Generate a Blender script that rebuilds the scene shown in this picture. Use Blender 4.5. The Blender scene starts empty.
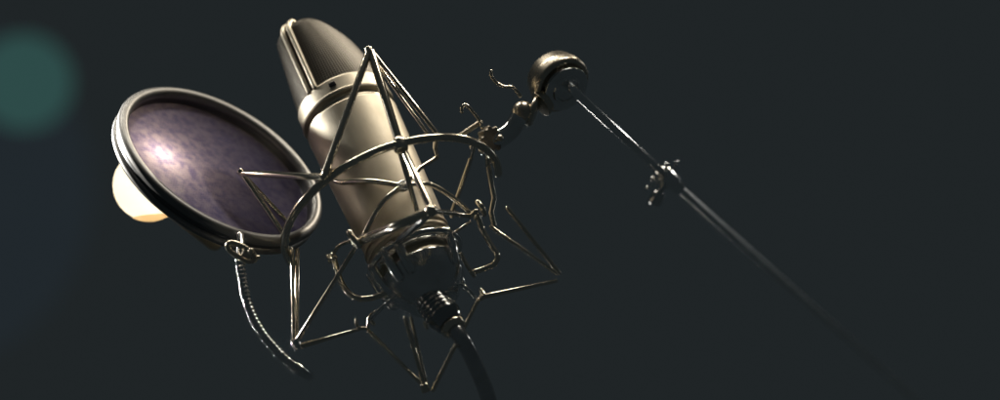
import bpy, bmesh, math, random
from mathutils import Vector, Matrix
random.seed(7)
scene = bpy.context.scene
COL = scene.collection
S = 0.0005714            # metres per photograph pixel at the focus distance
DP = 1.35 / S            # camera distance in the same pixel units
V = Vector

# ------------------------------------------------------------------ helpers
def P(px, py, d=0.0):
    k = (DP + d) / DP
    return V(((px - 500) * k, d, (200 - py) * k))

CAM = V((0, -DP, 0))
# microphone axis (bottom O to top T)
O = P(430, 292, -62); T = P(303, 17, 118)
L = (T - O).length; A = (T - O).normalized()
RIGHT = (V((0, 1, 0)).cross(A)).normalized()
if RIGHT.x < 0: RIGHT = -RIGHT
FRONT = A.cross(RIGHT).normalized()
if FRONT.y > 0: FRONT = -FRONT

def ax(h, r=0.0, phi=0.0):
    """point of the microphone's cylinder frame; phi 0 faces the camera, + to the right (degrees)"""
    p = math.radians(phi)
    return O + A * h + (FRONT * math.cos(p) + RIGHT * math.sin(p)) * r

def pl(px, py, h):
    """where the sight line of a measured point meets the plane at height h on the axis"""
    ray = (P(px, py, 0) - CAM).normalized()
    t = ((O + A * h) - CAM).dot(A) / ray.dot(A)
    return CAM + ray * t

def cyl(px, py, r, near=True):
    ray = (P(px, py, 0) - CAM).normalized()
    oc = CAM - O
    d = ray - A * ray.dot(A); o = oc - A * oc.dot(A)
    a_, b_, c_ = d.dot(d), 2 * d.dot(o), o.dot(o) - r * r
    q = b_ * b_ - 4 * a_ * c_
    q = math.sqrt(q) if q > 0 else 0
    t = (-b_ - q) / (2 * a_) if near else (-b_ + q) / (2 * a_)
    return CAM + ray * t

def smooth_path(pts, n=8):
    pts = [V(p) for p in pts]
    if len(pts) < 3: return pts
    out = []
    for i in range(len(pts) - 1):
        p0 = pts[max(i - 1, 0)]; p1 = pts[i]; p2 = pts[i + 1]; p3 = pts[min(i + 2, len(pts) - 1)]
        for k in range(n):
            t = k / n
            out.append(0.5 * ((2 * p1) + (p2 - p0) * t + (2 * p0 - 5 * p1 + 4 * p2 - p3) * t * t + (3 * p1 - p0 - 3 * p2 + p3) * t ** 3))
    out.append(pts[-1])
    return out

def frame(axis, ref=None):
    axis = axis.normalized()
    ref = ref or V((0, 0, 1))
    if abs(axis.dot(ref)) > 0.95: ref = V((1, 0, 0))
    u = axis.cross(ref).normalized(); w = axis.cross(u).normalized()
    return u, w

def tube(bm, pts, r, seg=14, closed=False, cap=True, radii=None):
    pts = [V(p) for p in pts]; n = len(pts)
    def tan(i):
        if closed: return (pts[(i + 1) % n] - pts[(i - 1) % n]).normalized()
        return (pts[min(i + 1, n - 1)] - pts[max(i - 1, 0)]).normalized()
    t = tan(0); u, w = frame(t)
    rings = []
    for i in range(n):
        t2 = tan(i)
        q = t.rotation_difference(t2); u = q @ u; w = q @ w; t = t2
        rr = radii[i] if radii else r
        rings.append([bm.verts.new(pts[i] + (u * math.cos(a) + w * math.sin(a)) * rr)
                      for a in [2 * math.pi * k / seg for k in range(seg)]])
    m = n if closed else n - 1
    for i in range(m):
        a, b = rings[i], rings[(i + 1) % n]
        off = 0
        if closed and i == n - 1:
            off = min(range(seg), key=lambda s: (a[0].co - b[s].co).length)
        for k in range(seg):
            f = bm.faces.new((a[k], a[(k + 1) % seg], b[(k + 1 + off) % seg], b[(k + off) % seg])); f.smooth = True
    if cap and not closed:
        for end, sgn in ((0, -1), (n - 1, 1)):
            tt = tan(end) * sgn; rr = radii[end] if radii else r
            prev = rings[end]; c0 = pts[end]
            for st in (0.45, 0.8):
                ring = [bm.verts.new(c0 + (v.co - c0) * math.sqrt(max(0, 1 - st * st)) + tt * rr * st) for v in rings[end]]
                for k in range(seg):
                    f = bm.faces.new((prev[k], prev[(k + 1) % seg], ring[(k + 1) % seg], ring[k])); f.smooth = True
                prev = ring
            c = bm.verts.new(c0 + tt * rr)
            for k in range(seg):
                f = bm.faces.new((prev[k], prev[(k + 1) % seg], c)); f.smooth = True

def lathe(bm, base, axis, prof, seg=72, sharp=35, ref=None):
    """prof: list of (height, radius) revolved about axis"""
    axis = axis.normalized(); u, w = frame(axis, ref)
    rings = []
    for h, r in prof:
        if r <= 1e-6:
            rings.append([bm.verts.new(base + axis * h)])
        else:
            rings.append([bm.verts.new(base + axis * h + (u * math.cos(a) + w * math.sin(a)) * r)
                          for a in [2 * math.pi * k / seg for k in range(seg)]])
    for a, b in zip(rings, rings[1:]):
        for k in range(seg):
            k2 = (k + 1) % seg
            if len(a) == 1 and len(b) == 1: continue
            if len(a) == 1: vs = (a[0], b[k2], b[k])
            elif len(b) == 1: vs = (a[k], a[k2], b[0])
            else: vs = (a[k], a[k2], b[k2], b[k])
            f = bm.faces.new(vs); f.smooth = True

def rprof(pts, r=1.5, n=4):
    """round the inner corners of a lathe profile"""
    out = [pts[0]]
    for i in range(1, len(pts) - 1):
        p = V((*pts[i], 0)); a = V((*pts[i - 1], 0)); b = V((*pts[i + 1], 0))
        la, lb = (a - p).length, (b - p).length
        q = min(r, la * .45, lb * .45)
        s = p + (a - p).normalized() * q; e = p + (b - p).normalized() * q
        for k in range(n + 1):
            t = k / n
            c = s * (1 - t) ** 2 + p * 2 * t * (1 - t) + e * t * t
            out.append((c.x, c.y))
    out.append(pts[-1]); return out

def ball(bm, c, r, seg=20):
    lathe(bm, c, V((0, 0, 1)), [(-r * math.cos(math.pi * k / 14), max(r * math.sin(math.pi * k / 14), 0 if 0 < k < 14 else 0)) for k in range(15)], seg)

def box(bm, c, ex, ey, ez, bev=0.0):
    vs = []
    tmp = bmesh.new()
    for sx in (-1, 1):
        for sy in (-1, 1):
            for sz in (-1, 1):
                vs.append(tmp.verts.new(c + ex * sx + ey * sy + ez * sz))
    for q in ((0, 1, 3, 2), (4, 6, 7, 5), (0, 4, 5, 1), (2, 3, 7, 6), (0, 2, 6, 4), (1, 5, 7, 3)):
        tmp.faces.new([vs[i] for i in q])
    if bev: bmesh.ops.bevel(tmp, geom=tmp.edges[:], offset=bev, segments=3, affect='EDGES', profile=.6)
    me = bpy.data.meshes.new('tmp'); tmp.to_mesh(me); tmp.free(); bm.from_mesh(me); bpy.data.meshes.remove(me)

def obj(name, bm, mat, parent=None, loc=None):
    """link a bmesh (pixel units, world axes) as one mesh object in metres"""
    bmesh.ops.recalc_face_normals(bm, faces=bm.faces[:])
    chain = V((0, 0, 0)); p = parent
    while p: chain += p.location; p = p.parent
    own = V((0, 0, 0))
    if loc is not None: own = loc * S - chain
    org = chain + own
    for v in bm.verts: v.co = v.co * S - org
    me = bpy.data.meshes.new(name); bm.to_mesh(me); bm.free()
    me.materials.append(mat)
    try: me.set_sharp_from_angle(angle=math.radians(38))
    except Exception: pass
    o = bpy.data.objects.new(name, me); COL.objects.link(o)
    o.location = own
    if parent: o.parent = parent
    return o

def thing(name, label, cat, loc, group=None):
    o = bpy.data.objects.new(name, None); COL.objects.link(o)
    o.empty_display_size = 0.01
    o.location = loc * S; o['label'] = label; o['category'] = cat
    if group: o['group'] = group
    return o

def T_(name, pts, r, mat, parent, smooth=False, **kw):
    bm = bmesh.new()
    tube(bm, smooth_path(pts) if smooth else pts, r, **kw)
    return obj(name, bm, mat, parent)

# ------------------------------------------------------------------ materials
def new_mat(name):
    m = bpy.data.materials.new(name); m.use_nodes = True
    return m, m.node_tree, m.node_tree.nodes, m.node_tree.links

def metal(name, col, rough=0.3, var=0.08, bump=0.0, scale=220, metallic=1.0, aniso=0.0, spec=0.5):
    m, nt, N, Lk = new_mat(name)
    b = N['Principled BSDF']
    b.inputs['Metallic'].default_value = metallic
    b.inputs['Specular IOR Level'].default_value = spec
    tc = N.new('ShaderNodeTexCoord'); nz = N.new('ShaderNodeTexNoise')
    nz.inputs['Scale'].default_value = scale; nz.inputs['Detail'].default_value = 6; nz.inputs['Roughness'].default_value = .65
    Lk.new(tc.outputs['Object'], nz.inputs['Vector'])
    mr = N.new('ShaderNodeMapRange'); mr.inputs['From Min'].default_value = .3; mr.inputs['From Max'].default_value = .7
    mr.inputs['To Min'].default_value = max(rough - var, .02); mr.inputs['To Max'].default_value = rough + var
    Lk.new(nz.outputs['Fac'], mr.inputs['Value']); Lk.new(mr.outputs['Result'], b.inputs['Roughness'])
    cr = N.new('ShaderNodeValToRGB')
    cr.color_ramp.elements[0].position = .3; cr.color_ramp.elements[1].position = .72
    cr.color_ramp.elements[0].color = (col[0] * .86, col[1] * .84, col[2] * .82, 1)
    cr.color_ramp.elements[1].color = (*col, 1)
    n2 = N.new('ShaderNodeTexNoise'); n2.inputs['Scale'].default_value = scale * .35; n2.inputs['Detail'].default_value = 4
    Lk.new(tc.outputs['Object'], n2.inputs['Vector']); Lk.new(n2.outputs['Fac'], cr.inputs['Fac'])
    Lk.new(cr.outputs['Color'], b.inputs['Base Color'])
    if bump:
        n3 = N.new('ShaderNodeTexNoise'); n3.inputs['Scale'].default_value = 2600; n3.inputs['Detail'].default_value = 3
        Lk.new(tc.outputs['Object'], n3.inputs['Vector'])
        bp = N.new('ShaderNodeBump'); bp.inputs['Strength'].default_value = bump; bp.inputs['Distance'].default_value = .0003
        Lk.new(n3.outputs['Fac'], bp.inputs['Height']); Lk.new(bp.outputs['Normal'], b.inputs['Normal'])
    return m

M_BODY = metal('satin_nickel', (.58, .53, .43), .47, .03, bump=.14)
M_WIRE = metal('plated_wire', (.81, .75, .63), .165, .02, scale=120)
M_DARK = metal('black_nickel', (.80, .81, .80), .14, .03, scale=300)
M_RIM = metal('black_painted_hoop', (.25, .25, .247), .48, .03, scale=300)
M_JOINT = metal('joint_nickel', (.62, .56, .46), .28, .02, scale=90)
M_BOOM = metal('boom_chrome', (.92, .93, .92), .11, .0, scale=120)
M_RUBBER = metal('cable_rubber', (.60, .61, .61), .2, .03, scale=300)

M_HOSE = metal('gooseneck_chrome', (.80, .81, .80), .08, .01, scale=120)

def grille_mat():
    m, nt, N, Lk = new_mat('woven_wire_grille')
    b = N['Principled BSDF']
    b.inputs['Metallic'].default_value = 1; b.inputs['Roughness'].default_value = .42
    uv = N.new('ShaderNodeUVMap')
    sep = N.new('ShaderNodeSeparateXYZ'); Lk.new(uv.outputs['UV'], sep.inputs['Vector'])
    def math_(op, a, bb=None):
        n = N.new('ShaderNodeMath'); n.operation = op
        for i, x in enumerate((a, bb)):
            if x is None: continue
            if isinstance(x, (int, float)): n.inputs[i].default_value = x
            else: Lk.new(x, n.inputs[i])
        return n.outputs[0]
    sx = math_('ABSOLUTE', math_('SINE', math_('MULTIPLY', sep.outputs['X'], math.pi * 100)))
    sy = math_('ABSOLUTE', math_('SINE', math_('MULTIPLY', sep.outputs['Y'], math.pi * 36)))
    h = math_('MAXIMUM', math_('POWER', sx, 2.0), math_('POWER', sy, 2.0))
    cr = N.new('ShaderNodeValToRGB')
    cr.color_ramp.elements[0].position = .35; cr.color_ramp.elements[0].color = (.012, .011, .010, 1)
    cr.color_ramp.elements[1].position = .8; cr.color_ramp.elements[1].color = (.085, .077, .063, 1)
    Lk.new(h, cr.inputs['Fac']); Lk.new(cr.outputs['Color'], b.inputs['Base Color'])
    bp = N.new('ShaderNodeBump'); bp.inputs['Strength'].default_value = .5; bp.inputs['Distance'].default_value = .0004
    Lk.new(h, bp.inputs['Height']); Lk.new(bp.outputs['Normal'], b.inputs['Normal'])
    return m
M_GRILLE = grille_mat()

def screen_mat():
    m, nt, N, Lk = new_mat('nylon_screen')
    N.remove(N['Principled BSDF']); out = N['Material Output']
    tc = N.new('ShaderNodeTexCoord')
    def noise(sc, det):
        n = N.new('ShaderNodeTexNoise'); n.inputs['Scale'].default_value = sc; n.inputs['Detail'].default_value = det
        Lk.new(tc.outputs['Object'], n.inputs['Vector']); return n.outputs['Fac']
    def wave(axis):
        n = N.new('ShaderNodeTexWave'); n.bands_direction = axis; n.inputs['Scale'].default_value = 260
        n.inputs['Distortion'].default_value = 1.2; n.inputs['Detail'].default_value = 2
        Lk.new(tc.outputs['Object'], n.inputs['Vector']); return n.outputs['Fac']
    def mth(op, x, y):
        n = N.new('ShaderNodeMath'); n.operation = op
        for i, q in enumerate((x, y)):
            if isinstance(q, float): n.inputs[i].default_value = q
            else: Lk.new(q, n.inputs[i])
        return n.outputs[0]
    weave = mth('MULTIPLY', mth('ADD', wave('X'), wave('Z')), .5)
    f = mth('ADD', mth('MULTIPLY', noise(90, 5), .45), mth('MULTIPLY', weave, .15))
    f = mth('ADD', f, mth('MULTIPLY', noise(900, 3), .40))
    def ramp(c0, c1, p0=.34, p1=.66):
        cr = N.new('ShaderNodeValToRGB')
        cr.color_ramp.elements[0].position = p0; cr.color_ramp.elements[0].color = (*c0, 1)
        cr.color_ramp.elements[1].position = p1; cr.color_ramp.elements[1].color = (*c1, 1)
        Lk.new(f, cr.inputs['Fac']); return cr.outputs['Color']
    df = N.new('ShaderNodeBsdfDiffuse'); Lk.new(ramp((.020, .021, .046), (.036, .035, .068)), df.inputs['Color'])
    tl = N.new('ShaderNodeBsdfTranslucent'); mot = N.new('ShaderNodeValToRGB')
    mot.color_ramp.elements[0].position = .36; mot.color_ramp.elements[0].color = (.125, .105, .185, 1)
    mot.color_ramp.elements[1].position = .62; mot.color_ramp.elements[1].color = (.255, .215, .27, 1)
    Lk.new(noise(230, 10), mot.inputs['Fac']); Lk.new(mot.outputs['Color'], tl.inputs['Color'])
    tr = N.new('ShaderNodeBsdfTransparent')
    m1 = N.new('ShaderNodeMixShader'); m1.inputs["Fac"].default_value = .17
    Lk.new(df.outputs[0], m1.inputs[1]); Lk.new(tl.outputs[0], m1.inputs[2])
    m2 = N.new('ShaderNodeMixShader'); m2.inputs['Fac'].default_value = .02
    Lk.new(m1.outputs[0], m2.inputs[1]); Lk.new(tr.outputs[0], m2.inputs[2])
    Lk.new(m2.outputs[0], out.inputs['Surface'])
    return m
M_SCREEN = screen_mat()

def glow(name, col, strength):
    m, nt, N, Lk = new_mat(name)
    N.remove(N['Principled BSDF'])
    e = N.new('ShaderNodeEmission'); e.inputs['Color'].default_value = (*col, 1); e.inputs['Strength'].default_value = strength
    Lk.new(e.outputs[0], N['Material Output'].inputs['Surface'])
    return m
def frosted(name, col):
    m, nt, N, Lk = new_mat(name)
    N.remove(N['Principled BSDF'])
    t = N.new('ShaderNodeBsdfTranslucent'); t.inputs['Color'].default_value = (*col, 1)
    Lk.new(t.outputs[0], N['Material Output'].inputs['Surface'])
    return m
M_BULB = frosted('frosted_glass', (.92, .86, .74))
M_GREEN = glow('lit_green_glass', (.027, .071, .066), 1)
M_BULB_BASE = metal('lamp_brass', (.7, .55, .36), .4)

# ------------------------------------------------------------------ microphone
mic = thing('studio_microphone', 'satin nickel large diaphragm studio microphone with wedge shaped mesh head, held inside the wire cage', 'microphone', O)
bm = bmesh.new()
R = 48.5
lathe(bm, O, A, rprof([(50, 0), (50, 38), (51, 40.5), (54, 42), (60, 43), (90, 44.6), (214, R), (217, R - 2.5), (219, R - 2.5), (219, 0)], 1.2))
body = obj('body', bm, M_BODY, mic)
bm = bmesh.new()
lathe(bm, O, A, rprof([(12, 0), (12, 36), (16, 39), (20, 38.5), (38, 32.5), (38, 0)], 1.2))
obj('bottom_cap', bm, M_BODY, mic)
bm = bmesh.new()
lathe(bm, O, A, rprof([(36, 30), (36, 38.6), (50.5, 39.4), (50.5, 30)], .5))
obj('groove', bm, M_DARK, mic)
bm = bmesh.new()
lathe(bm, O, A, rprof([(52, 40), (52, 44.2), (55, 44.4), (55, 40)], .8))
obj('end_ring', bm, M_BODY, mic)
bm = bmesh.new()
lathe(bm, O, A, rprof([(60, 41), (60, 44.6), (62.5, 44.7), (62.5, 41)], .6))
obj('end_ring', bm, M_BODY, mic)
bm = bmesh.new()
lathe(bm, O, A, rprof([(219.2, 40), (219.2, R - 5), (224, R - 5), (224, 40)], .5))
obj('groove', bm, M_DARK, mic)
bm = bmesh.new()
lathe(bm, O, A, rprof([(224, 40), (224, R + .5), (227.5, R + 1), (228.5, R), (243, R), (245.5, R - 2), (245.5, 40)], 1.0))
collar = obj('collar', bm, M_BODY, mic)
# small dark pattern window on the collar
cphi = 1.0
bm = bmesh.new()
f = (ax(0, 1, cphi) - O).normalized(); rt = A.cross(f).normalized()
box(bm, ax(236.5, R + .1, cphi), rt * 3.6, A * 2.6, f * .9, .5)
obj('window', bm, metal('dark_window', (.08, .08, .08), .3, .03), collar)

# wedge head
H0, H1 = 245, 340
RPHI = -26.0
def head_ext(t):
    er = 46 - 1.5 * t
    if t > .84: er -= 11 * ((t - .84) / .16) ** 1.7
    eq = 47 * (1 - t) + 28 * t
    if t > .92: eq -= 4 * ((t - .92) / .08) ** 2
    return er, eq
def head_pt(t, a):
    er, eq = head_ext(t); n = 2.0 + 1.0 * t
    c, s_ = math.cos(a), math.sin(a)
    r_ = er * math.copysign(abs(c) ** (2 / n), c); q_ = eq * math.copysign(abs(s_) ** (2 / n), s_)
    p = math.radians(RPHI)
    rd = FRONT * math.cos(p) + RIGHT * math.sin(p); qd = -FRONT * math.sin(p) + RIGHT * math.cos(p)
    return O + A * (H0 + (H1 - H0) * t - 16 * t * t * (1 - r_ / 45)) + rd * r_ + qd * q_
bm = bmesh.new(); uvl = bm.loops.layers.uv.new('UVMap')
SEG, ROWS = 96, 40
rows = [[bm.verts.new(head_pt(j / ROWS, 2 * math.pi * k / SEG)) for k in range(SEG)] for j in range(ROWS + 1)]
for j in range(ROWS):
    for k in range(SEG):
        fc = bm.faces.new((rows[j][k], rows[j][(k + 1) % SEG], rows[j + 1][(k + 1) % SEG], rows[j + 1][k])); fc.smooth = True
        for lp, (uu, vv) in zip(fc.loops, ((k, j), (k + 1, j), (k + 1, j + 1), (k, j + 1))): lp[uvl].uv = (uu / SEG, vv / ROWS)
prev = rows[-1]
for fr, dh in ((.93, 2.2), (.8, 3.8), (.55, 5), (.25, 5.6)):
    er, eq = head_ext(1)
    c0 = O + A * (H1 - 16)
    ring = [bm.verts.new(c0 + (v.co - c0) * fr + A * dh) for v in rows[-1]]
    for k in range(SEG):
        fc = bm.faces.new((prev[k], prev[(k + 1) % SEG], ring[(k + 1) % SEG], ring[k])); fc.smooth = True
        for lp in fc.loops: lp[uvl].uv = (k / SEG * .2, fr)
    prev = ring
cv = bm.verts.new(O + A * (H1 - 16 + 5.8))
for k in range(SEG):
    fc = bm.faces.new((prev[k], prev[(k + 1) % SEG], cv)); fc.smooth = True
head = obj('head_grille', bm, M_GRILLE, mic)
# two raised bars of the strap that runs up the narrow side, over the ridge and down
p_ = math.radians(RPHI)
rd = FRONT * math.cos(p_) + RIGHT * math.sin(p_); qd = -FRONT * math.sin(p_) + RIGHT * math.cos(p_)
def strap_path(off):
    pts = []
    for k in range(0, 25):
        t = k / 24; er, _ = head_ext(t)
        pts.append(O + A * (H0 + (H1 - H0) * t) + rd * (er + .8) + qd * off)
    e1 = head_ext(1)[0]
    for k in range(1, 8):
        x = e1 * (1 - 2 * k / 8)
        pts.append(O + A * (H1 + 3.5 + 2.6 * (1 - (x / e1) ** 2) - 16 * (1 - x / 45)) + rd * x + qd * off)
    for k in range(24, -1, -1):
        t = k / 24; er, _ = head_ext(t)
        pts.append(O + A * (H0 + (H1 - H0) * t - 32 * t * t) - rd * (er + .8) + qd * off)
    return pts
for off in (-4.3, 4.3):
    T_('strap', strap_path(off), 2.9, M_BODY, head, seg=10)

# ------------------------------------------------------------------ shock mount
HA = 101.3
mount = thing('shock_mount', 'spiky wire spider shock mount cage wrapped round the studio microphone', 'shock mount', ax(HA))
RA = 113.8
ringA = [ax(HA, RA, -97 + 200 * k / 90) for k in range(91)]
T_('outer_ring', ringA, 4.2, M_WIRE, mount)
def W(name, pts, dia, smooth=False, mat=None, **kw):
    return T_(name, pts, dia * .57, mat or M_WIRE, mount, smooth, **kw)
def knot(c, axis, r, ln, mat=None):
    bm = bmesh.new()
    lathe(bm, c - axis.normalized() * ln / 2, axis, rprof([(0, 0), (0, r), (ln, r), (ln, 0)], r * .35), 20)
    return obj('clamp', bm, mat or M_WIRE, mount)
a1 = pl(325, 174, HA); a2 = pl(400, 145, HA); a3 = pl(440, 137.5, HA); a3b = pl(431, 138, HA); a4 = pl(487, 149, HA)
aL = pl(289, 240, HA); aL2 = pl(287, 228, HA); 
# upper spike
t1 = cyl(369, 51, 112)
W('wire', [a1, t1 + (a1 - t1).normalized() * 2], 6.4)
W('wire', [a2, t1 + V((2, 0, -1)), ], 7.4)
W('wire', [a3, t1 + V((4, 0, -1)), t1], 3.8)
W('wire', [a3b, t1 + V((3, 4, -6))], 3.0)
knot(t1, a2 - t1, 4.2, 8)
# left spike
t2 = P(242, 173, -10)
W('wire', [t2, a1 + V((-2, 0, -3))], 5.8)
W('wire', [t2 + V((1, 0, -2)), P(288, 241, -20)], 5.2)
W('wire', [t2 + V((2, 2, -3)), P(291, 226, 10)], 4.2)
knot(t2, V((1, 0, -.9)), 3.6, 9)
# lower left spike
t3 = P(296, 344, -70)
W('wire', [P(292, 250, -28), P(294, 338, -70)], 3.6)
W('wire', [P(297.5, 250, -15), P(296.5, 338, -66)], 4.0)
W('wire', [P(355, 248, -70), P(298, 339, -72)], 3.8)
W('wire', [P(302, 346, -72), P(364, 328, -75)], 5.0, radii=[2.8, 1.5])
knot(t3, V((.5, 0, -1)), 4.6, 11, M_DARK)
# bottom spike
t4 = P(425, 388, -120)
W('wire', [P(366, 328, -75), t4], 3.2)
W('wire', [P(405, 318, -100), P(424, 384, -116)], 3.6)
W('wire', [P(411, 318, -96), P(426, 384, -112)], 3.0)
W('wire', [P(478, 300, -75), P(433, 390, -120)], 3.8)
knot(t4, V((.3, 0, -1)), 4.2, 9)
# right spike
t5 = P(559, 273, -12)
W('wire', [P(507, 208, -5), t5], 3.8)
W('wire', [P(491, 227, -10), t5 + V((-3, 0, 0))], 3.2)
W('wire', [P(481, 297, -62), P(556, 281, -10)], 4.8, radii=[2.8, 1.9])
W('wire', [pl(488, 150, HA), P(488, 166, 0), P(494, 198, 0), P(491, 213, -4), P(494, 226, -6)], 4.8)
W('wire', [pl(474, 144, HA), P(471, 158, 0), P(452, 212, 10), P(452, 216, -40)], 4.0)
# inner basket
nb = cyl(403, 186, 62)
W('inner_wire', [P(334, 178, -5), P(340, 182, -20), P(370, 181, -50), nb], 5.0, True)
W('inner_wire', [nb, cyl(385, 200, 60), cyl(372, 220, 56), cyl(361, 242, 56)], 5.0, True)
W('inner_wire', [nb, cyl(428, 184, 62), cyl(452, 197, 63), P(470, 213, -30)], 4.2, True)
W('inner_wire', [nb, cyl(420, 168, 60), P(437, 157, -30), P(435, 147, -50), pl(436, 139, HA)], 4.2)
W('inner_rod', [a2 + V((3, 0, -4)), cyl(431, 209, 130)], 6.2)
W('inner_rod', [a2 + V((-1, 4, -4)), cyl(418, 214, 62)], 4.6)
knot(nb, a2 - nb, 5.2, 9, M_DARK)
jd = (t1 - a2).normalized()
bm = bmesh.new(); lathe(bm, a2 - jd * 7, jd, rprof([(0, 0), (0, 6.5), (4, 7.6), (11, 7.6), (15, 5), (15, 0)], 2.5), 28); obj('junction', bm, M_WIRE, mount)
nc = cyl(431, 211, 130)
W('lower_band', [P(356, 243, -70), P(362, 240, -76), cyl(395, 226, 105), nc], 8.0, True)
W('inner_wire', [nc, P(452, 213, -70), P(470, 216, -50)], 4.4)
W('inner_wire', [P(470, 222, -40), P(452, 234, -45), P(444, 228, -60)], 2.6)
bm = bmesh.new(); ball(bm, nc, 6.2); obj('junction', bm, M_WIRE, mount)
# hooks
def hook(pts, dia): return W('hook', pts, dia, True)
hook([P(350, 233, -74), P(353, 238, -77), P(359, 245, -80)], 6.5)
hook([P(326, 176, -24), P(323, 171, -26), P(320, 176, -28)], 4)
hook([P(331, 170, -24), P(328, 168, -27), P(326, 173, -29)], 4)
hook([P(471, 216, -50), P(476, 211, -55), P(478, 214, -50), P(476, 218, -44)], 4)
hook([P(478, 202, -30), P(482, 208, -34), P(484, 214, -30)], 5)
hook([P(356, 320, -78), P(358, 327, -82), P(367, 328, -82), P(369, 318, -78)], 3)
hook([P(375, 312, -70), P(370, 318, -72), P(374, 324, -72)], 3.4)
hook([P(481, 290, -70), P(484, 295, -76), P(481, 299, -78)], 4)
hook([P(470, 292, -60), P(473, 296, -62)], 4)
hook([P(472, 147, -12), P(478, 142, -16), P(484, 145, -14), P(486, 151, -10)], 4.5)
hook([P(328, 256, -40), P(331, 259, -44), P(336, 258, -44)], 3.4)
W('nut_arm', [P(371, 319, -74), P(384, 306, -72), P(400, 294, -66), P(412, 288, -58)], 3.6, True, mat=M_DARK)
W('nut_arm', [P(474, 297, -68), P(466, 288, -66), P(455, 282, -64)], 3.6, True, mat=M_DARK)
# U shaped loops of the basket
W('loop', [P(333, 255, -40), P(337, 270, -50), P(342, 284, -58), P(351, 295, -64), P(362, 299, -68), P(375, 297, -72), P(388, 292, -76)], 5.2, True)
W('loop', [P(330, 262, -38), P(338, 247, -50), P(350, 241, -60)], 3.2, True)
W('loop', [P(478, 217, -44), P(482, 229, -40), P(491, 245, -46), P(497, 255, -50), P(495, 263, -52), P(486, 268, -56), P(474, 272, -60)], 5.0, True)
W('loop', [P(461, 254, -58), P(466, 264, -62), P(474, 276, -66)], 3.4, True)
# threaded nut cup below the microphone
bm = bmesh.new()
lathe(bm, O, A, rprof([(-16, 0), (-16, 22), (-12, 26), (8, 39), (15, 40.5), (24, 41.2), (26, 40.4), (26, 38.5), (4, 28), (4, 0)], 1.5))
cup = obj('threaded_nut', bm, M_DARK, mount)
T_('outer_ring', [ax(40, 47, 360 * k / 90) for k in range(90)], 3.0, M_DARK, mount, closed=True)
for ph in (-8, 62, 132, 202, 255, 280, 300, 332):
    W('nut_arm', [ax(40, 46, ph), ax(22, 44, ph), ax(10, 40, ph)], 9.0, mat=M_DARK)
W('nut_arm', [nc, ax(40, 47, -8)], 8.0, mat=M_DARK)

# ------------------------------------------------------------------ microphone cable
cab_top = ax(-14)
cable = thing('microphone_cable', 'black microphone cable with ribbed plug hanging from the bottom of the shock mount', 'cable', cab_top)
ctop = P(431, 300, -76); cdir = (P(456, 331, -100) - ctop).normalized()
bm = bmesh.new()
prof = [(-2, 0), (-2, 16)]
for k in range(5): prof += [(2 + k * 5, 16.6), (4 + k * 5, 17.4), (6 + k * 5, 16.6)]
prof += [(32, 15), (36, 13), (36, 0)]
lathe(bm, ctop, cdir, rprof(prof, .8), 40)
plug = obj('plug', bm, metal('plug_black', (.42, .43, .43), .1, .02, scale=200), cable)
for dx, dy in ((-9, 6), (0, 3), (4, -6)):  # added bright studs standing in for glints on the plug's ribs
    bm = bmesh.new()
    c = P(433 + dx * .9, 317 + dy, -96)
    tube(bm, [c, c + V((2, -1, -5))], 1.6, 8)
    obj('screw_or_glint', bm, M_WIRE, plug)
bm = bmesh.new()
lathe(bm, ctop + cdir * 36, cdir, rprof([(0, 0), (0, 12), (3, 13), (6, 12), (8, 10), (8, 0)], 1), 36)
obj('plug_ring', bm, M_WIRE, plug)
T_('cord', [ctop + cdir * 40, P(464, 343, -102), P(476, 367, -75), P(486, 392, -40), P(496, 425, 5), P(505, 470, 70)], 8, M_RUBBER, cable, True)

# ------------------------------------------------------------------ pop filter
PC = P(221, 165, 25)
pn = V((.52, -.45, .725)).normalized()
pu = V((.815, 0, -.58)); pu = (pu - pn * pu.dot(pn)).normalized()
pv = pn.cross(pu).normalized()
pop = thing('pop_filter', 'round purple mesh pop filter in a black hoop on a ribbed gooseneck', 'pop filter', PC)
def circ(r, off, n=140): return [PC + pn * off + (pu * math.cos(a) + pv * math.sin(a)) * r for a in [2 * math.pi * k / n for k in range(n)]]
PR = 109.5
bm = bmesh.new(); tube(bm, circ(PR, 0), 5.8, 20, closed=True); hoop = obj('hoop', bm, M_RIM, pop)
bm = bmesh.new(); tube(bm, circ(PR + .5, -13), 4.6, 16, closed=True); obj('hoop', bm, M_RIM, pop)
bm = bmesh.new()
lathe(bm, PC, pn, rprof([(-13, PR - 5), (-13, PR + 2.5), (-1, PR + 2.5), (-1, PR - 5), (-13, PR - 5)], .5), 140)
obj('hoop_band', bm, metal('black_band', (.12, .124, .128), .4, .05, scale=300), pop)
bm = bmesh.new()
RN = 24
rws = []
for j in range(1, RN + 1):
    r = (PR - 5) * j / RN
    rws.append([bm.verts.new(PC + pn * (-10) + (pu * math.cos(2 * math.pi * k / 96) + pv * math.sin(2 * math.pi * k / 96)) * r) for k in range(96)])
c0 = bm.verts.new(PC + pn * (-10))
for k in range(96): bm.faces.new((c0, rws[0][k], rws[0][(k + 1) % 96])).smooth = True
for j in range(RN - 1):
    for k in range(96): bm.faces.new((rws[j][k], rws[j + 1][k], rws[j + 1][(k + 1) % 96], rws[j][(k + 1) % 96])).smooth = True
obj('mesh_screen', bm, M_SCREEN, pop)
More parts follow.
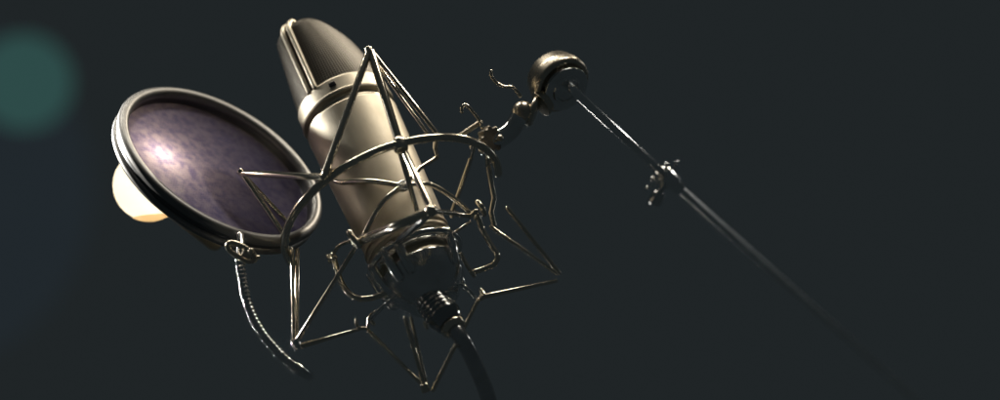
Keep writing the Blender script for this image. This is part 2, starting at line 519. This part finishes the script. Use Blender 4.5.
# bracket with an oval slot at the bottom of the hoop
ba = P(229, 245, -96); bb = P(254, 259, -92); bd = (bb - ba).normalized(); bu = V((0, -1, 0)); bw = bd.cross(bu).normalized()
bm = bmesh.new()
loop = []
for k in range(40):
    a = 2 * math.pi * k / 40
    loop.append((ba + bb) / 2 + bd * (15 * math.copysign(abs(math.cos(a)) ** .75, math.cos(a))) + bw * 5.5 * math.sin(a))
tube(bm, loop, 2.6, 10, closed=True)
box(bm, bb - bd * 6 + V((0, 2, 0)), bd * 7, bw * 4.5, bu * 3, 1.5)
bracket = obj('bracket', bm, M_JOINT, pop)
bm = bmesh.new(); ball(bm, P(251, 251, -99), 3.2); obj('screw_or_glint', bm, M_JOINT, bracket)
bm = bmesh.new(); ball(bm, P(258.5, 257.5, -97), 2.2); obj('screw_or_glint', bm, M_JOINT, bracket)
bm = bmesh.new(); tube(bm, [P(240, 236, -70), P(241, 250, -84), P(240.5, 270, -84)], 4.6, 14); obj('stem', bm, M_DARK, pop)
# gooseneck: a ribbed hose
gp = smooth_path([P(240, 262, -84), P(243, 285, -84), P(249, 308, -84), P(260, 330, -84), P(275, 349, -83), P(292, 365, -80), P(301, 371, -50), P(306, 374, 30), P(309, 376, 240)], 60)
acc = [0]
for a, b in zip(gp, gp[1:]): acc.append(acc[-1] + (b - a).length)
tot = acc[-1]; step = .42; pts = []; i = 0; d = 0
while d < tot:
    while acc[i + 1] < d: i += 1
    f = (d - acc[i]) / (acc[i + 1] - acc[i]); pts.append(gp[i].lerp(gp[i + 1], f)); d += step
rad = [4.6 + .5 * math.cos(2 * math.pi * k * step / 4.2) for k in range(len(pts))]
bm = bmesh.new(); tube(bm, pts, 5, 16, radii=rad); obj('gooseneck', bm, M_HOSE, pop)

# ------------------------------------------------------------------ lamp behind the pop filter
lc0 = PC + pu * (-50) + pv * 0
lamp_c = P(149, 185, 66)
lamp = thing('glowing_lamp', 'round cream glowing lamp peeking out from behind the lower left of the pop filter', 'lamp', lamp_c)
bm = bmesh.new(); ball(bm, lamp_c, 37, 48); obj('bulb', bm, M_BULB, lamp)
bm = bmesh.new()
lathe(bm, lamp_c, V((.1, -.1, -1)).normalized(), [(37.8 * math.cos(math.radians(31 - 31 * k / 12)), 37.8 * math.sin(math.radians(31 - 31 * k / 12)) if k < 12 else 0) for k in range(13)], 48)
obj('lower_glass', bm, frosted('amber_glass', (.62, .46, .28)), lamp)
bm = bmesh.new(); tube(bm, [lamp_c + V((14, 30, -20)), lamp_c + V((60, 60, -60))], 9); obj('socket', bm, M_BULB_BASE, lamp)

# ------------------------------------------------------------------ boom arm
bs = P(562, 85, 22)
boom = thing('boom_arm', 'slim chrome microphone boom arm with round swivel joint, running down to the right', 'boom arm', bs)
da = V((.50, -.70, -.52)).normalized()
bm = bmesh.new()
lathe(bm, bs - da * 10, da, rprof([(-20, 0), (-20, 19), (-14, 27), (0, 31), (9, 31.5), (12, 30), (13, 26), (10, 24), (10, 0)], 2.2), 72)
sw = obj('swivel_joint', bm, M_JOINT, boom)
bm = bmesh.new()
lathe(bm, bs, da, rprof([(0, 0), (0, 20), (1.5, 21.5), (3.5, 21), (4, 19), (2, 17), (2, 0)], .8), 60)
obj('washer', bm, M_DARK, sw)
bm = bmesh.new()
lathe(bm, bs + da * 10, da, rprof([(-2, 0), (-2, 24.6), (-1, 24.6), (-1, 16), (1.2, 15), (1.2, 12.5), (-.5, 12), (-.5, 0)], .4), 60)
obj('face_plate', bm, M_DARK, sw)
# neck and locking ball towards the mount
nk0 = P(546, 100, 18); nk1 = P(490, 141, -6)
nd = (nk1 - nk0).normalized()
bm = bmesh.new()
lathe(bm, nk0, nd, rprof([(0, 0), (0, 13), (8, 14), (8, 0)], 1), 40)
obj('neck', bm, M_JOINT, boom)
bm = bmesh.new()
lathe(bm, P(536, 112, 14), V((-1, .1, .35)).normalized(), rprof([(0, 0), (0, 15), (3, 16.5), (6, 15), (7, 9), (7, 0)], 1), 40)
obj('collar', bm, M_JOINT, boom)
bm = bmesh.new(); ball(bm, P(523, 112, 8), 11.5, 32); obj('ball_joint', bm, M_JOINT, boom)
bm = bmesh.new(); tube(bm, smooth_path([P(520, 116, 8), P(511, 130, 4), P(500, 138, 0), P(486, 147, -6)]), 9.5, 18); obj('neck', bm, M_DARK, boom)
# toothed rosette where the mount is clamped
bm = bmesh.new()
rc = P(491, 139, -8); ra_ = V((.5, -.8, .2)).normalized(); u, w = frame(ra_)
prof_pts = []
n = 36
for lay, sc in ((-5, 1.0), (3, 1.0), (4.5, .9)):
    prof_pts.append([bm.verts.new(rc + ra_ * lay + (u * math.cos(2 * math.pi * k / n) + w * math.sin(2 * math.pi * k / n)) * (13.5 if k % 4 < 2 else 11.2) * sc) for k in range(n)])
for a, b in zip(prof_pts, prof_pts[1:]):
    for k in range(n): bm.faces.new((a[k], a[(k + 1) % n], b[(k + 1) % n], b[k]))
bm.faces.new(prof_pts[0][::-1]); bm.faces.new(prof_pts[-1])
obj('rosette', bm, metal('cast_nickel', (.30, .275, .23), .5, .05, scale=300), boom)
bm = bmesh.new(); ball(bm, P(500, 138, -16), 3.4); obj('screw_or_glint', bm, M_JOINT, boom)
T_('clamp_rod', [P(457, 138, 4), P(480, 122.5, 4)], 2.8, M_BODY, boom)
# bent locking levers
T_('lever', [P(520, 96, 4), P(513, 87.5, 2), P(504, 86.5, 0), P(497, 83, 0), P(492, 77, 0), P(491, 71, 0)], 1.7, M_WIRE, boom, True)
T_('lever', [P(482, 128, 0), P(479, 120, 0), P(473, 112, 0), P(466, 105, 0), P(462, 107, 0), P(462, 112, 0)], 1.7, M_WIRE, boom, True)
# tubes: the outer one from the joint to the clamp, then the long inner one
q0 = P(572, 89, 10); q1 = P(668, 178, 120); q2 = P(862, 352, 620); q3 = P(1075, 545, 1150)
T_('outer_tube', [q0, q1], 4.6, M_BOOM, boom, seg=28)
T_('inner_tube', [q1 - (q1 - q0).normalized() * 5, q2, q3], 4.2, metal('satin_boom', (.92, .93, .92), .36, .0, scale=120), boom, seg=28)
bd_ = (q1 - q0).normalized()
bm = bmesh.new()
lathe(bm, q1 - bd_ * 12, bd_, rprof([(0, 0), (0, 8), (2, 10), (20, 10), (22, 8), (34, 7.5), (35, 0)], 1), 36)
bcl = obj('clamp_sleeve', bm, M_BOOM, boom)
for (x, y, d, r) in ((666.5, 164.8, 108, 2.2), (677.5, 162.5, 110, 2.0), (652.5, 179, 112, 2.0), (647, 188, 112, 1.6)):
    bm = bmesh.new(); ball(bm, P(x, y, d), r + .6); tube(bm, [P(x, y, d), P(x, y, d).lerp(q1, .5)], 1.6, 8)
    obj('screw_or_glint', bm, M_BOOM, bcl)
kd = (P(648, 214, 108) - q1).normalized()
bm = bmesh.new()
lathe(bm, q1 + kd * 6, kd, rprof([(0, 0), (0, 4), (12, 4), (13, 7), (24, 7.5), (27, 6), (28, 0)], 1.5), 28)
obj('clamp_knob', bm, M_HOSE, bcl)

# ------------------------------------------------------------------ far green lamp, out of focus
gl = P(24, 82, 5200)
glamp = thing('green_lamp', 'dim green round lamp far behind in the upper left corner, out of focus', 'lamp', gl)
bm = bmesh.new(); ball(bm, gl, 48 * (DP + 5200) / DP, 48); obj('globe', bm, M_GREEN, glamp)
bm = bmesh.new(); lathe(bm, gl + V((0, 90, 0)), V((0, 1, 0)), [(0, 100), (90, 100), (130, 40), (130, 0)], 32); obj('housing', bm, M_DARK, glamp)

# added larger, fainter glowing globe farther back, tinting the left backdrop blue
M_BLUE = glow('blue_backdrop_tint', (.0150, .0210, .0258), 1)
gb = P(-95, 190, 9000)
btint = thing('blue_tint_globe', 'very faint large blue globe added to tint the backdrop at the left edge, out of focus', 'lamp', gb)
bm = bmesh.new(); ball(bm, gb, 185 * (DP + 9000) / DP, 48); obj('globe', bm, M_BLUE, btint)
bm = bmesh.new(); lathe(bm, gb + V((0, 200, 0)), V((0, 1, 0)), [(0, 300), (320, 300), (400, 100), (400, 0)], 32); obj('housing', bm, M_DARK, btint)

# ------------------------------------------------------------------ world, lights, camera
w = bpy.data.worlds.new('World'); scene.world = w; w.use_nodes = True
bg = w.node_tree.nodes['Background']
bg.inputs['Color'].default_value = (.0142, .0183, .0200, 1); bg.inputs['Strength'].default_value = 1.0

def spot(name, loc, target, power, col, radius, cone, blend=.6):
    l = bpy.data.lights.new(name, 'SPOT'); l.energy = power; l.color = col
    l.shadow_soft_size = radius; l.spot_size = math.radians(cone); l.spot_blend = blend
    o = bpy.data.objects.new(name, l); COL.objects.link(o)
    o.location = loc; o.rotation_euler = (V(target) - V(loc)).to_track_quat('-Z', 'Y').to_euler()
    return o
def area(name, loc, target, size, size_y, power, col):
    l = bpy.data.lights.new(name, 'AREA'); l.energy = power; l.color = col
    l.shape = 'RECTANGLE'; l.size = size; l.size_y = size_y; l.spread = math.radians(70)
    o = bpy.data.objects.new(name, l); COL.objects.link(o)
    z = (V(loc) - V(target)).normalized(); x = V((1, 0, 0)); x = (x - z * x.dot(z)).normalized(); y = z.cross(x)
    o.matrix_world = Matrix(((x.x, y.x, z.x, loc[0]), (x.y, y.y, z.y, loc[1]), (x.z, y.z, z.z, loc[2]), (0, 0, 0, 1)))
    return o
area('key_lamp', (.26, .24, 1.2), (-.06, 0, .03), .54, .18, 1.1, (1, .91, .77))
area('strip_lamp', (-.40, .38, .95), (-.08, 0, .02), .62, .03, .85, (1, .93, .80))
spot('left_lamp', (-1.2, .50, .34), (-.236, 0, .042), 420, (1, .97, .90), .07, 7, 1)
spot('back_lamp', (.50, .95, .90), (-.10, .03, .055), 52, (1, .88, .70), .06, 12, 1)
for hl, ha in (((-1.1, .45, .02), P(240, 282, -84)), ((-.97, .36, -.47), P(251, 316, -84)), ((-.73, .36, -.78), P(266, 338, -84))):  # added narrow spots, one per stretch of hose, for its highlight lines
    spot('hose_highlight_spot', hl, ha * S, 6, (1, .98, .94), .012, 4.4, 1)
spot('boom_lamp', (1.9, 1.3, .8), (.065, 0, .042), 22, (1, .97, .92), .12, 5.5, 1)
spot('tube_highlight_spot', (1.05, 1.06, .10), (.124, .095, -.006), 1.2, (.95, 1, 1), .08, 6.5, 1)  # added spot for the sheen along the inner tube
spot('low_highlight_spot', (-.25, 1.4, -.45), (.09, .03, .02), 22, (1, .97, .92), .12, 5, 1)  # added spot below and behind, draws the boom's lower highlight line
bl = bpy.data.lights.new('mesh_glow_light', 'POINT'); bl.energy = .34; bl.color = (1, .84, .58); bl.shadow_soft_size = .004  # added point light between bulb and mesh, makes the screen's hot spot
blo = bpy.data.objects.new('mesh_glow_light', bl); COL.objects.link(blo)
blo.location = (lamp_c + pn * 45 - pv * 40 + V((-2, 0, -4))) * S

fl = bpy.data.lights.new('filament', 'POINT'); fl.energy = .0165; fl.color = (1, .93, .78); fl.shadow_soft_size = .004
flo = bpy.data.objects.new('filament', fl); COL.objects.link(flo); flo.location = (lamp_c + V((6, -4, 5))) * S
cam = bpy.data.cameras.new('Camera'); co = bpy.data.objects.new('Camera', cam); COL.objects.link(co)
cam.sensor_width = 36; cam.lens = 36 * 1.35 / (1000 * S); cam.clip_start = .05; cam.clip_end = 100
co.location = (0, -1.35, 0); co.rotation_euler = (math.radians(90), 0, 0)
cam.dof.use_dof = True; cam.dof.focus_distance = 1.35 - .025; cam.dof.aperture_fstop = 3.2
scene.camera = co
scene.render.resolution_x = 1024; scene.render.resolution_y = 410
scene.view_settings.view_transform = 'Standard'; scene.view_settings.look = 'None'
scene.view_settings.exposure = 0; scene.view_settings.gamma = 1
try:
    scene.cycles.use_denoising = True
    scene.cycles.max_bounces = 8; scene.cycles.transparent_max_bounces = 8
except Exception: pass
